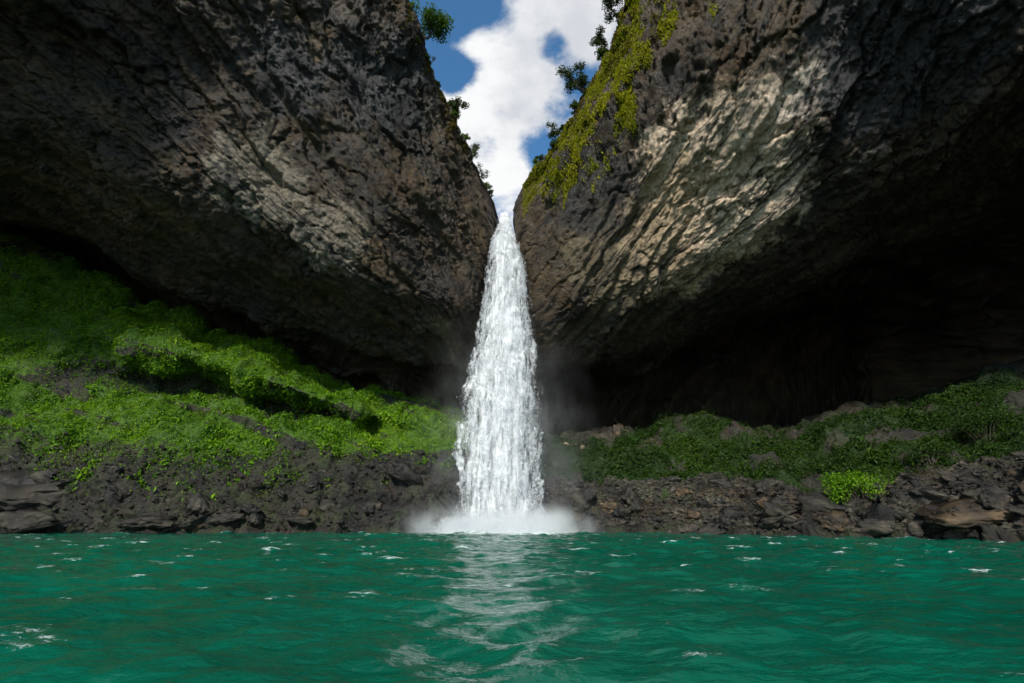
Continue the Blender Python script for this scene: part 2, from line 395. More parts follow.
# stream bed in the notch and the rock under the fall
bed = []
for x in (-4.4, -3.0, -1.2, 1.2, 3.0, 4.4):
    dip = 0.5 if abs(x) < 2 else (0 if abs(x) < 4 else -1.0)
    bed.append([V(x, 86, 36.4 - dip), V(x, 62, 35.8 - dip), V(x, 53.5, 35.0 - dip), V(x, 52.3, 33.8 - dip), V(x, 52.6, 29), V(x, 54, 22), V(x, 59, 14), V(x, 62, -4)])
G, pu, pv = loft(bed, [10, 12, 14, 12, 10], [8, 16, 10, 16, 20, 20, 20])
nrm = normals(G); p = G.reshape(-1, 3)
G = G - nrm * (0.35 * ridged(p * 0.4, 4) + 0.25 * fbm(p, 4)).reshape(G.shape[:2])[:, :, None]
tag(mesh_np('riverbed', G.reshape(-1, 3), grid_faces(*G.shape[:2]), M['rock_bank'], uv=np.zeros((len(p), 2))), 'wet dark rock of the stream bed behind the waterfall', 'riverbed', kind='structure')

# ------------------------------------------------------------------ banks
def bank_col(px, shoreY, rows):
    x0 = P(px, 533, shoreY)[0]
    c = [V(x0 * 0.97, shoreY - 4, -3.0), V(x0, shoreY, 0.0)] + [P(px, a, b) for a, b in rows]
    t = c[-1]
    return c + [t + V(0, 3.5, 0.4), V(t[0], 86, t[2] + 1.0)]

LB = [bank_col(530, 50, [(470, 51.5), (458, 52), (450, 53), (445, 54), (440, 56), (436, 60)]),
      bank_col(452, 48, [(458, 50.5), (446, 51.5), (438, 52.5), (430, 53), (423, 55), (416, 58)]),
      bank_col(400, 46, [(461, 49), (441, 50.5), (431, 51.8), (420, 51.5), (410, 54), (402, 57)]),
      bank_col(340, 44.7, [(466, 47.5), (434, 50), (420, 53.5), (405, 49.6), (394, 53), (386, 56)]),
      bank_col(270, 44, [(476, 46.8), (425, 49.4), (402, 53.8), (380, 48.6), (366, 52.8), (354, 56)]),
      bank_col(190, 43.6, [(484, 46.2), (418, 48.8), (386, 53.2), (354, 48.0), (336, 52.5), (322, 56)]),
      bank_col(100, 43, [(474, 45.2), (412, 48), (376, 51.0), (332, 48.6), (305, 52.2), (284, 55)]),
      bank_col(0, 42.6, [(466, 44.8), (405, 47.3), (372, 48.6), (335, 49.6), (290, 51.5), (236, 53)]),
      bank_col(-120, 42, [(455, 44.2), (390, 46.8), (340, 48.3), (290, 49.5), (240, 51), (180, 52)])]
LB.append(shift(LB[-1], (-25, -12, 0)))
RB = [bank_col(480, 50, [(474, 51.5), (466, 52), (458, 53), (452, 54), (447, 56), (443, 60)]),
      bank_col(545, 48.5, [(487, 50.5), (474, 51.5), (462, 52.5), (452, 54), (447, 56), (443, 59)]),
      bank_col(620, 45.5, [(494, 48), (482, 49.5), (468, 51.5), (455, 53), (445, 55), (436, 58)]),
      bank_col(700, 42, [(500, 44.8), (484, 47), (465, 49.5), (446, 51), (433, 53), (424, 57)]),
      bank_col(780, 38.5, [(502, 41.4), (486, 43.5), (470, 46.5), (452, 49.5), (440, 52), (432, 56)]),
      bank_col(860, 35, [(506, 37.6), (490, 39.5), (468, 42.5), (438, 45), (422, 48), (412, 53)]),
      bank_col(945, 31.5, [(500, 34), (478, 36), (455, 39), (428, 42), (410, 45), (396, 50)]),
      bank_col(1040, 28, [(488, 30.6), (462, 32.6), (440, 35), (412, 38), (390, 41), (370, 46)]),
      bank_col(1160, 24.5, [(470, 27), (440, 29), (415, 31), (385, 34), (360, 37), (335, 42)])]
RB.append(shift(RB[-1], (20, -12, 0)))

def build_bank(name, cols, seed, mat, label, cu, cv):
    G, pu, pv = loft(cols, cu, cv)
    nu, nv = G.shape[:2]
    n = normals(G); 
    if (n[:, :, 2].mean()) < 0: n = -n; flip = True
    else: flip = False
    p = G.reshape(-1, 3); o = np.array([seed * 9.1, seed * 4.7, seed])
    rock = 1 - sstep(1.8, 3.4, pv)[None, :] * np.ones((nu, 1))          # bare, rough near the water
    soft = 1.3 * fbm(p * 0.16 + o, 3) + 1.0 * np.maximum(fbm(p * 0.45 + o, 3), -0.2) 
    lev, edge = cells(p * 0.42 + 0.35 * np.stack([fbm(p * 0.7 + k, 2) for k in (1.0, 7.0, 13.0)], 1) + o, seed)
    lev2, edge2 = cells(p * 1.2 + o, seed + 5)
    hard = 0.5 * ridged(p * 0.33 + o, 5) * 0.8 + 0.9 * (lev - 0.5) - 0.35 * (1 - sstep(0, 0.14, edge)) + 0.4 * (lev2 - 0.5) - 0.12 * (1 - sstep(0, 0.12, edge2)) + 0.12 * fbm(p * 2 + o, 3)
    r = rock.ravel()
    G = G + n * (soft * (1 - 0.55 * r) + hard * (0.28 + 0.55 * r)).reshape(nu, nv)[:, :, None]
    ob = mesh_np(name, G.reshape(-1, 3), grid_faces(nu, nv, flip), mat)
    tag(ob, label, 'bank', kind='structure')
    return ob, G, pu, pv

cvb = [8, 60, 44, 34, 40, 30, 26, 8, 6]
bl, BL, puBL, pvBL = build_bank('bank_left', LB, 1, M['rock_bank_dark'], 'steep dark rocky bank under leafy green growth beside the turquoise pool', [24, 30, 40, 46, 50, 54, 60, 30, 8], cvb)
br, BR, puBR, pvBR = build_bank('bank_right', RB, 2, M['rock_bank'], 'low stony bank under the black cave with grey rubble at the waterline', [20, 36, 44, 50, 54, 60, 64, 34, 8], cvb)

# ------------------------------------------------------------------ leafy cover
def leaf_cloud(name, pos, nor, size, mat, parent=None, tilt=0.8, aspect=0.5, droop=0.0, seed=1):
    r = np.random.default_rng(seed); k = len(pos)
    n = nor + tilt * r.normal(size=(k, 3)); n /= np.linalg.norm(n, axis=1)[:, None]
    a = r.normal(size=(k, 3)); a[:, 2] -= droop
    a -= n * (a * n).sum(1)[:, None]; a /= np.maximum(np.linalg.norm(a, axis=1)[:, None], 1e-6)
    b = np.cross(n, a); size = np.broadcast_to(size, (k,))[:, None] * r.uniform(0.6, 1.4, (k, 1))
    w = size * aspect
    v = np.stack([pos - a * size * 0.5, pos + b * w * 0.5 + n * size * 0.10, pos + a * size * 0.5 - n * size * 0.12, pos - b * w * 0.5 + n * size * 0.10], 1).reshape(-1, 3)
    f = np.arange(k * 4).reshape(-1, 4)
    return mesh_np(name, v, f, mat, parent, smooth=False)

def sample_grid(G, weight, count, seed, flipn=1):
    """random points on a displaced grid, density ~ weight x area"""
    r = np.random.default_rng(seed)
    e1 = G[1:, :-1] - G[:-1, :-1]; e2 = G[:-1, 1:] - G[:-1, :-1]
    cr_ = np.cross(e1, e2); area = np.linalg.norm(cr_, axis=2)
    w = (area * weight[:-1, :-1]).ravel(); w /= w.sum()
    idx = r.choice(len(w), count, p=w); i, j = np.unravel_index(idx, area.shape)
    s, t = r.random((2, count, 1))
    pos = (1 - s) * (1 - t) * G[i, j] + s * (1 - t) * G[i + 1, j] + (1 - s) * t * G[i, j + 1] + s * t * G[i + 1, j + 1]
    n = cr_[i, j] / np.maximum(area[i, j][:, None], 1e-9) * flipn
    return pos, n, i, j

def cover(name, G, pu, pv, mask, count, mat, size, seed, label, height=0.5, up=0.6):
    nsign = 1 if normals(G)[:, :, 2].mean() > 0 else -1
    pos, n, i, j = sample_grid(G, mask, count, seed, nsign)
    tuft = np.maximum(0, fbm(pos * 0.55 + seed, 4) + 0.25)
    r = np.random.default_rng(seed + 1)
    h = r.random(len(pos)) ** 0.7 * (0.10 + height * tuft * 1.5)
    nn = n + np.array([0, 0, up]); nn /= np.linalg.norm(nn, axis=1)[:, None]
    pos = pos + nn * h[:, None]
    sz = size * (0.6 + 1.0 * np.clip(fbm(pos * 0.35 + 5, 3) + 0.4, 0, 1)) * np.where(r.random(len(pos)) < 0.06, 2.0, 1.0)
    o = leaf_cloud(name, pos, nn, sz, mat, tilt=0.55, seed=seed + 2, droop=0.5)
    return tag(o, label, 'ground cover', kind='stuff')

def gmask(G, f): return f(G.reshape(-1, 3)).reshape(G.shape[:2])
ones = lambda G: np.ones(G.shape[:2])
# left: thick above the rock band, bare in the hollow under the ledge, thinning down the rock
rowm = sstep(1.9, 3.0, pvBL)[None, :] * ones(BL)
hollow = np.exp(-((pvBL - 4.0) / 0.55) ** 2)[None, :] * (sstep(2.2, 3.2, puBL) * (1 - sstep(6.2, 7.2, puBL)))[:, None]
patch = gmask(BL, lambda p: sstep(-0.50, -0.14, fbm(np.stack([p[:, 0] * 0.12 + p[:, 2] * 0.16, p[:, 1] * 0.2, p[:, 2] * 0.40 + p[:, 0] * 0.10], 1) + 3, 4)))
tongue = gmask(BL, lambda p: sstep(0.05, 0.35, fbm(p * 0.3 + 40, 4))) * (sstep(1.5, 1.9, pvBL))[None, :] * 0.35
mL = np.clip(np.maximum(rowm * (0.12 + 0.88 * patch), tongue), 0, 1) * (1 - 0.93 * hollow) * (pvBL < 7.6)[None, :]
def grow(o, m):
    a = o.data.attributes.new('growth', 'FLOAT', 'POINT'); a.data.foreach_set('value', np.clip(m, 0, 1).astype(np.float32).ravel())
grow(bl, mL)
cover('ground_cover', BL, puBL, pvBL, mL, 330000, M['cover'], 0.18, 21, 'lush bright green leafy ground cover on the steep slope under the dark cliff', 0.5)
# right: mounds whose leaf colour is darkened in place of shade
rowm = sstep(2.7, 3.7, pvBR)[None, :] * ones(BR)
patch = gmask(BR, lambda p: sstep(-0.32, 0.06, fbm(p * 0.20 + 8, 4)))
mR = np.clip(rowm * patch, 0, 1) * (1 - 0.75 * sstep(6.3, 7.0, pvBR))[None, :] * (pvBR < 7.4)[None, :]
grow(br, mR)
cover('ground_cover', BR, puBR, pvBR, mR, 170000, M['cover_painted_shade'], 0.18, 31, 'dim green leafy ground cover on the low mounds in front of the black cave', 0.6)

# moss on the cliff rims
def rim_moss(name, G, pu, pv, lo, hi, u0, u1, thr, count, mat, size, seed, label, nsgn, hang=0.5):
    nu, nv = G.shape[:2]
    streak = gmask(G, lambda p: fbm(np.stack([p[:, 0] * 0.5, p[:, 1] * 0.5, p[:, 2] * 0.22], 1) + seed, 4))
    depth = hi + 0.55 * streak
    m = (pv[None, :] > lo) * sstep(0, 0.35, depth - pv[None, :]) * ((pu > u0) & (pu < u1))[:, None]
    m = m * sstep(thr, thr + 0.28, gmask(G, lambda p: fbm(p * 0.5 + seed * 2, 4)))
    pos, n, i, j = sample_grid(G, np.maximum(m, 0), count, seed, nsgn)
    r = np.random.default_rng(seed)
    pos = pos + n * (r.random((count, 1)) * 0.45 * np.maximum(0.15, fbm(pos * 0.8, 3) + 0.4)[:, None]) - np.array([0, 0, 1]) * r.random((count, 1)) ** 2 * hang
    nn = n + np.array([0, 0, 0.5])
    return tag(leaf_cloud(name, pos, nn, size, mat, tilt=0.6, droop=1.2, seed=seed), label, 'moss', kind='stuff')

sR, sL = (-1 if fr else 1), (-1 if fl else 1)
rim_moss('moss', GR, puR, pvR, 2.7, 4.68, 2.4, 9.0, -0.42, 220000, M['moss'], 0.20, 41, 'yellow-green moss hanging down the sunlit rim of the cliff with the pale patch', sR)
rim_moss('dry_moss', GR, puR, pvR, 3.0, 4.35, 2.0, 6.0, 0.0, 9000, M['dry_moss'], 0.22, 43, 'dry golden moss along the brink of the pale-patched cliff near the notch', sR)
rim_moss('dry_moss', GL, puL, pvL, 2.8, 4.12, 2.0, 7.5, -0.15, 16000, M['dry_moss'], 0.22, 45, 'thin dry golden moss fringe along the rim of the dark cliff', sL, 0.3)

# ------------------------------------------------------------------ trees and shrubs
def tube(path, radii, seg=7):
    path = np.array(path, float); n = len(path); v = []; f = []
    for k in range(n):
        t = path[min(k + 1, n - 1)] - path[max(k - 1, 0)]; t /= np.linalg.norm(t)
        a = np.cross(t, [0.31, 0.2, 0.93] if abs(t[2]) < 0.9 else [1, 0, 0]); a /= np.linalg.norm(a); b = np.cross(t, a)
        for s in range(seg):
            th = 2 * math.pi * s / seg; v.append(path[k] + radii[k] * (math.cos(th) * a + math.sin(th) * b))
    for k in range(n - 1):
        for s in range(seg): f.append((k * seg + s, k * seg + (s + 1) % seg, (k + 1) * seg + (s + 1) % seg, (k + 1) * seg + s))
    return v, f

def tree(name, loc, h, spread, lean, seed, label, cat, group, mat, leaves=900, leaf=0.2):
    r = np.random.default_rng(seed); root = empty(name, tuple(loc)); tag(root, label, cat, group)
    vs, fs = [], []
    def add(path, rad):
        v, f = tube(path, rad); o = len(vs); vs.extend(v); fs.extend([tuple(x + o for x in q) for q in f])
    lean = np.array(lean, float)
    trunk = [np.array([0, 0, -0.5]) + (lean * (t ** 1.3) * h + np.array([0, 0, h * 0.62 * t]) + (0.06 * h * r.normal(size=3) if 0 < t < 1 else 0)) for t in np.linspace(0, 1, 6)]
    add(trunk, np.linspace(0.045 * h, 0.015 * h, 6))
    tips = []
    for k in range(7):
        s = trunk[2 + k % 4]; d = r.normal(size=3); d[2] = abs(d[2]) * 0.6 + 0.25; d += lean * 0.8; d /= np.linalg.norm(d)
        e = s + d * spread * r.uniform(0.5, 1.0); m = (s + e) / 2 + 0.1 * spread * r.normal(size=3)
        add([s, m, e], [0.014 * h, 0.010 * h, 0.005 * h]); tips += [e, m * 0.4 + e * 0.6]
    tips += [trunk[-1], trunk[-1] + np.array([0, 0, 0.15 * h])]
    mesh_np('trunk', np.array(vs), np.array(fs), M['bark'], root)
    tips = np.array(tips); c = tips[r.integers(0, len(tips), leaves)]
    dirs = r.normal(size=(leaves, 3)); dirs /= np.linalg.norm(dirs, axis=1)[:, None]
    pos = c + dirs * (spread * 0.42 * r.random((leaves, 1)) ** 0.6) * np.array([1, 1, 0.7])
    leaf_cloud('crown', pos, dirs * 0.6 + np.array([0, 0, 0.7]), leaf, mat, root, tilt=0.6, seed=seed)
    return root

def rim_at(G, pu, pv, u, v=3.8):
    i = int(np.searchsorted(pu, u)); j = int(np.searchsorted(pv, v)); return G[i, j]

def rim_near(G, pv, px, py, lo=3.0, hi=4.3):
    """the rim point that lies closest to a survey direction"""
    d = np.array(ray(px, py)); js = np.where((pv > lo) & (pv < hi))[0]
    q = (G[:, js] - np.array([0, 0, CH])).reshape(-1, 3); t = q @ d
    k = np.argmin(np.linalg.norm(q - t[:, None] * d, axis=1) / np.maximum(t, 1)); return q[k] + np.array([0, 0, CH])

GT = None
trees = [
    ('shrub_tree', 'L', 418, 46, 4.4, 2.6, (0.30, -0.15, 0.1), 'bright green spreading tree leaning out over the gap at the top of the dark cliff', 'tree', 'tree_leaf_bright', 1500, 0.24),
    ('shrub', 'L', 447, 118, 2.6, 1.2, (0.35, -0.1, 0.1), 'dark olive shrub leaning out halfway down the rim of the dark cliff', 'shrub', 'tree_leaf', 700, 0.2),
    ('shrub', 'L', 468, 158, 2.8, 1.3, (0.25, 0, 0), 'wiry grey-green shrub on the dark cliff rim lower than the leaning olive shrub', 'shrub', 'tree_leaf', 380, 0.18),
    ('shrub', 'L', 478, 178, 2.0, 1.0, (0.2, 0, 0), 'very small shrub nearest above the notch on the dark cliff rim', 'shrub', 'tree_leaf', 240, 0.16),
    ('shrub', 'R', 617, 18, 3.3, 1.6, (-0.30, -0.1, 0.15), 'dark feathery shrub at the highest point of the mossy rim', 'shrub', 'tree_leaf', 800, 0.2),
    ('shrub', 'R', 604, 44, 2.6, 1.3, (-0.25, -0.1, 0.1), 'rounded grey-green shrub on the mossy rim just under the feathery one', 'shrub', 'tree_leaf', 520, 0.2),
    ('shrub_tree', 'R', 582, 88, 3.6, 1.7, (-0.45, -0.1, -0.05), 'dark green shrub tree leaning far out over the gap from the mossy rim', 'shrub', 'tree_leaf', 900, 0.22),
    ('shrub', 'R', 553, 138, 2.3, 1.1, (-0.12, 0, 0.1), 'upright twiggy shrub beside the low blue sky gap on the mossy rim', 'shrub', 'tree_leaf', 420, 0.17)]
for k, (nm, sd, px, py, h, sp, lean, lab, cat, mt, nl, ls) in enumerate(trees):
    loc = rim_near(GL if sd == 'L' else GR, pvL if sd == 'L' else pvR, px, py)
    tree(nm, loc, h, sp, lean, 60 + k, lab, cat, 'shrubs growing on the cliff rims', M[mt], int(nl * 2.6), ls)

fr_ = np.random.default_rng(91)
for k in range(26):
    right = k % 2 == 0; t = fr_.random()
    px, py = (625 - 100 * t, 168 * t + 2) if right else (400 + 92 * t, 8 + 185 * t)
    loc = rim_near(GR if right else GL, pvR if right else pvL, px, py)
    tree('tufted_shrub', loc, fr_.uniform(0.7, 1.3), fr_.uniform(0.4, 0.7), ((-0.15 if right else 0.15), 0, 0.05), 700 + k,
         'low tufted shrub in the ragged fringe along the mossy rim' if right else 'low tufted shrub in the ragged fringe along the dark cliff rim',
         'shrub', 'fringe shrubs on the mossy rim' if right else 'fringe shrubs on the dark rim', M['tree_leaf' if k % 3 else 'tree_leaf_bright'], 420, 0.16)

# ------------------------------------------------------------------ boulders and rubble
import bmesh
def boulder_mesh(name, seed, sub=3, blocky=0.5):
    r = np.random.default_rng(seed); bm = bmesh.new()
    for _ in range(16):
        d = r.normal(size=3); d /= np.abs(d).max() ** blocky * np.linalg.norm(d) ** (1 - blocky)
        bm.verts.new(tuple(d * 0.5 * r.uniform(0.85, 1.05)))
    bmesh.ops.convex_hull(bm, input=bm.verts[:])
    bmesh.ops.delete(bm, geom=[v for v in bm.verts if not v.link_faces], context='VERTS')
    bmesh.ops.bevel(bm, geom=bm.edges[:], offset=0.05, segments=1, affect='EDGES')
    bmesh.ops.triangulate(bm, faces=bm.faces[:])
    for _ in range(sub): bmesh.ops.subdivide_edges(bm, edges=[e for e in bm.edges if e.calc_length() > 0.06], cuts=1, use_grid_fill=True); bmesh.ops.triangulate(bm, faces=bm.faces[:])
    co = np.array([v.co for v in bm.verts]); nn = co / np.maximum(np.linalg.norm(co, axis=1)[:, None], 1e-6)
    d = 0.08 * fbm(co * 2.2 + seed, 3) + 0.08 * facets(co * 3.2 + seed * 3.7, seed, 1.0) + 0.03 * ridged(co * 5 + seed, 4) - 0.02
    co = co + nn * d[:, None]
    for v, c in zip(bm.verts, co): v.co = c
    me = D.meshes.new(name); bm.to_mesh(me); bm.free()
    me.polygons.foreach_set('use_smooth', np.full(len(me.polygons), True))
    return me

def bvh_of(o):
    me = o.data; return BVHTree.FromPolygons([v.co.copy() for v in me.vertices], [tuple(p.vertices) for p in me.polygons])
BV = {'L': bvh_of(bl), 'R': bvh_of(br)}
def on_bank(side, px, py):
    hit = BV[side].ray_cast(Vector((0, 0, CH)), ray(px, py)); return hit[0], hit[1]

big = [  # side, px, py (middle), width px, height px, material, label
    ('R', 836, 522, 34, 19, 'boulder_brown', 'rounded warm brown boulder at the waterline, bare and standing alone'),
    ('R', 668, 493, 17, 18, 'boulder_mossy', 'moss-covered upright boulder in the rubble beside a brown block'),
    ('R', 690, 494, 22, 16, 'boulder_brown', 'brown tilted block touching the moss-covered boulder'),
    ('R', 672, 481, 19, 9, 'boulder', 'flat grey boulder lying just above the moss-covered boulder'),
    ('R', 603, 505, 5, 5, 'stone_pale', 'small white stone lying in the dark gravel near the waterfall'),
    ('R', 908, 500, 24, 20, 'boulder_dark', 'dark rounded boulder beside the bright low bush'),
    ('R', 718, 484, 34, 15, 'boulder_dark', 'long black boulder under the foot of the green mound'),
    ('R', 776, 489, 36, 16, 'boulder_dark', 'black angular boulder between the long black one and the bright bush'),
    ('R', 690, 524, 46, 20, 'boulder', 'broad pale grey slab at the waterline below the moss-covered boulder'),
    ('R', 632, 496, 15, 17, 'boulder', 'grey upright block among rubble nearest the waterfall spray'),
    ('R', 985, 515, 66, 26, 'boulder_brown', 'largest brownish slab at the foot of the bank where it meets the frame edge'),
    ('R', 940, 500, 44, 22, 'boulder', 'grey ridged boulder resting behind the largest brownish slab'),
    ('R', 884, 527, 44, 15, 'boulder', 'low grey boulder at the waterline next to the rounded brown one'),
    ('R', 940, 530, 40, 14, 'boulder_dark', 'low black wet boulder in the water edge before the ridged grey one'),
    ('R', 780, 520, 40, 14, 'boulder_dark', 'dark wedge boulder at the waterline between grey slab and rounded brown boulder'),
    ('R', 566, 444, 7, 6, 'stone_pale', 'pale tan stone on the green ledge, closest of three to the waterfall'),
    ('R', 574, 446, 7, 6, 'stone_pale', 'pale tan stone in the middle of three on the green ledge'),
    ('R', 582, 447, 6, 5, 'stone_pale', 'smallest pale tan stone of three on the green ledge, farthest from the waterfall'),
    ('R', 621, 430, 18, 16, 'boulder_brown', 'dim brown rock standing in the black cave above the green ledge'),
    ('R', 610, 508, 20, 12, 'boulder_brown', 'small brown block in the rubble next to the white stone'),
    ('L', 30, 522, 44, 20, 'boulder_dark', 'rounded dark boulder at the waterline under the steep green slope'),
    ('L', 22, 484, 70, 26, 'boulder_dark', 'big black layered slab at the foot of the steep green slope'),
    ('L', 283, 493, 12, 9, 'boulder_dark', 'small black block standing out on the bare gravel bank'),
    ('L', 150, 523, 46, 13, 'boulder_dark', 'flat blackish slab at the waterline beside dark gravel'),
    ('L', 225, 518, 30, 12, 'boulder_dark', 'dark low boulder at the waterline below the grassy tongue'),
    ('L', 330, 506, 20, 12, 'boulder', 'grey block halfway up the gravel bank toward the waterfall'),
    ('L', 372, 507, 20, 11, 'boulder', 'smooth grey boulder in the gravel closest to the waterfall spray'),
    ('L', 300, 521, 26, 10, 'boulder_dark', 'black wet boulder at the waterline below the grey block'),
]
r_ = np.random.default_rng(77)
for k, (sd, px, py, w, h, mt, lab) in enumerate(big):
    loc, nor = on_bank(sd, px, py)
    if loc is None: continue
    dist = (loc - Vector((0, 0, CH))).length; sc = dist / F * 1.0
    nm = 'stone' if w < 9 else 'boulder'
    me = boulder_mesh(nm, 100 + k); me.materials.append(M[mt])
    o = D.objects.new(nm, me); COL.objects.link(o)
    W, H = w * sc, h * sc
    o.scale = (W, (W + H) * 0.6, H); o.location = loc + Vector((0, (W + H) * 0.08, -H * 0.05)); o.rotation_euler = (r_.normal() * 0.15, r_.normal() * 0.15, r_.normal() * 0.4)
    tag(o, lab, 'stone' if nm == 'stone' else 'boulder', 'boulders along the shore')

protos = [boulder_mesh('shore_rock', 300 + k, 2) for k in range(8)]
pm = ['boulder', 'boulder_dark', 'boulder_dark', 'boulder', 'boulder_brown', 'boulder_dark', 'boulder', 'boulder_dark']
for me, m_ in zip(protos, pm): me.materials.append(M[m_])
def rubble(side, G, pu, pv, count, seed, u0, u1, label, group, v0, v1):
    r = np.random.default_rng(seed); n = 0
    m = ((pv > v0) & (pv < v1))[None, :] * ((pu > u0) & (pu < u1))[:, None] * (1.0 - 0.6 * sstep(v0, v1, pv))[None, :]
    pos, nr, _, _ = sample_grid(G, m.astype(float), count, seed)
    first = {}
    for p in pos:
        k = int(r.integers(0, 8)); s = float(np.clip(r.lognormal(-0.25, 0.65), 0.25, 3.0))
        if k in first: o = first[k].copy()
        else: o = D.objects.new('shore_rock', protos[k]); first[k] = o
        COL.objects.link(o)
        o.location = Vector(p) + Vector((0, 0, 0.05 * s)); o.scale = (s * r.uniform(0.9, 1.5), s * r.uniform(0.8, 1.2), s * r.uniform(0.5, 0.85))
        o.rotation_euler = (r.normal() * 0.3, r.normal() * 0.3, r.uniform(0, 6.28))
        tag(o, label, 'rock', group)
rubble('R', BR, puBR, pvBR, 170, 5, 1.2, 7.4, 'angular grey or brown rock among the rubble along the shore below the black cave', 'rubble below the black cave', 0.95, 3.0)
rubble('L', BL, puBL, pvBL, 60, 6, 0.9, 7.6, 'dark angular rock among the rubble along the foot of the steep green slope', 'rubble below the steep green slope', 0.95, 2.2)

# loose gravel: countless little stones
def gravel(name, G, pu, pv, count, seed, v1, label):
    r = np.random.default_rng(seed)
    m = ((pv > 0.95) & (pv < v1))[None, :] * ((pu > 0.5) & (pu < 7.8))[:, None]
    pos, n, _, _ = sample_grid(G, m.astype(float), count, seed)
    base = np.array([(1,0,0),(-1,0,0),(0,1,0),(0,-1,0),(0,0,1),(0,0,-1)], float); tri = np.array([(0,2,4),(2,1,4),(1,3,4),(3,0,4),(2,0,5),(1,2,5),(3,1,5),(0,3,5)])
    s = np.clip(r.lognormal(-2.0, 0.5, (count, 1, 1)), 0.04, 0.5) * r.uniform(0.6, 1.3, (count, 6, 3))
    th = r.uniform(0, 6.28, count); R = np.zeros((count, 3, 3)); R[:, 0, 0] = np.cos(th); R[:, 0, 1] = -np.sin(th); R[:, 1, 0] = np.sin(th); R[:, 1, 1] = np.cos(th); R[:, 2, 2] = 0.75; R[:, 2, 0] = 0.3 * r.normal(size=count)
    v = np.einsum('kij,kvj->kvi', R, base[None] * s) + pos[:, None]
    f = (tri[None] + 6 * np.arange(count)[:, None, None]).reshape(-1, 3)
    return tag(mesh_np(name, v.reshape(-1, 3), f, M['boulder'] if v1 > 2.5 else M['boulder_dark'], smooth=False), label, 'gravel', kind='stuff')
gravel('gravel', BR, puBR, pvBR, 9000, 8, 2.9, 'loose grey gravel strewn over the low bank below the black cave')
gravel('gravel', BL, puBL, pvBL, 2600, 9, 2.5, 'loose dark gravel strewn over the rocky foot of the steep green slope')

# low bushes standing free on the right bank
def bush(loc, w, h, seed, label, mat, count, leaf):
    r = np.random.default_rng(seed); root = empty('bush', tuple(loc)); tag(root, label, 'bush', 'bushes below the black cave')
    vs, fs, tips = [], [], []
    for k in range(30):
        a = r.uniform(0, 6.28); e = np.array([math.cos(a) * w * 0.5 * r.random() ** 0.5, math.sin(a) * w * 0.35 * r.random() ** 0.5, h * r.uniform(0.05, 0.9)])
        v, f = tube([np.array([0, 0, -0.3]) + 0.25 * e * [1, 1, 0], e * 0.55, e], [0.05, 0.035, 0.012], 5); o = len(vs); vs.extend(v); fs.extend([tuple(x + o for x in q) for q in f]); tips.append(e)
    mesh_np('stem', np.array(vs), np.array(fs), M['bark'], root)
    tips = np.array(tips); c = tips[r.integers(0, len(tips), count)]
    d = r.normal(size=(count, 3)); d /= np.linalg.norm(d, axis=1)[:, None]
    pos = c + d * (0.24 * (w + h) * 0.5 * r.random((count, 1)) ** 0.5) * np.array([1.2, 1.0, 0.8])
    leaf_cloud('foliage', pos, d * 0.6 + np.array([0, 0, 0.8]), leaf, mat, root, tilt=0.5, seed=seed, droop=0.4)
for k, (px, py, w, h, lab, mt, c) in enumerate([
    (866, 500, 4.6, 1.7, 'bright lime green low bush spilling over the stones behind the rounded brown boulder', 'cover', 5200),
    (985, 440, 5.0, 2.2, 'leafy green bush on the high end of the bank where the cave roof comes low', 'cover_painted_shade', 5200),
    (930, 462, 3.0, 1.2, 'small drooping green bush above the ridged grey boulder', 'cover_painted_shade', 1500)]):
    loc, _ = on_bank('R', px, py)
    if loc: bush(loc, w, h, 500 + k, lab, M[mt], c, 0.17)

# ------------------------------------------------------------------ water
FALL = V(-1.1, 46.6, 0)
def water_material():
    m, nt, out = new_mat('pool_water'); n = N(nt)
    co = obj_coord(n)
    at = n.node('ShaderNodeAttribute', attribute_name='foam').outputs['Fac']
    c = n.ramp(n.noise(n.mapping(co, (0.6, 1, 1)), 0.22, 5, 0.6), [(0.3, (0.001, 0.052, 0.030)), (0.7, (0.002, 0.096, 0.057))])
    b = n.node('ShaderNodeBsdfPrincipled'); nt.links.new(c, b.inputs['Base Color'])
    b.inputs['Roughness'].default_value = 0.05; b.inputs['IOR'].default_value = 1.33
    h = n.math('ADD', n.noise(n.mapping(co, (0.8, 1.7, 1)), 2.4, 5, 0.55), n.math('MULTIPLY', n.noise(n.mapping(co, (1, 1.8, 1)), 9.0, 3, 0.5), 0.22))
    nt.links.new(n.bump(h, 0.6, 0.075), b.inputs['Normal'])
    fo = n.node('ShaderNodeBsdfPrincipled'); fo.inputs['Base Color'].default_value = (0.72, 0.80, 0.78, 1); fo.inputs['Roughness'].default_value = 0.6
    br_ = n.noise(n.mapping(co, (0.9, 1.8, 1)), 4.0, 12, 0.85, 0.4)
    k = n.math('MULTIPLY', n.rng(n.math('ADD', at, n.math('MULTIPLY', n.math('SUBTRACT', br_, 0.5), 3.0)), 0.66, 1.0), 0.92)
    mx = n.node('ShaderNodeMixShader'); nt.links.new(k, mx.inputs[0]); nt.links.new(b.outputs[0], mx.inputs[1]); nt.links.new(fo.outputs[0], mx.inputs[2])
    nt.links.new(mx.outputs[0], out.inputs[0]); return m
M['water'] = water_material()

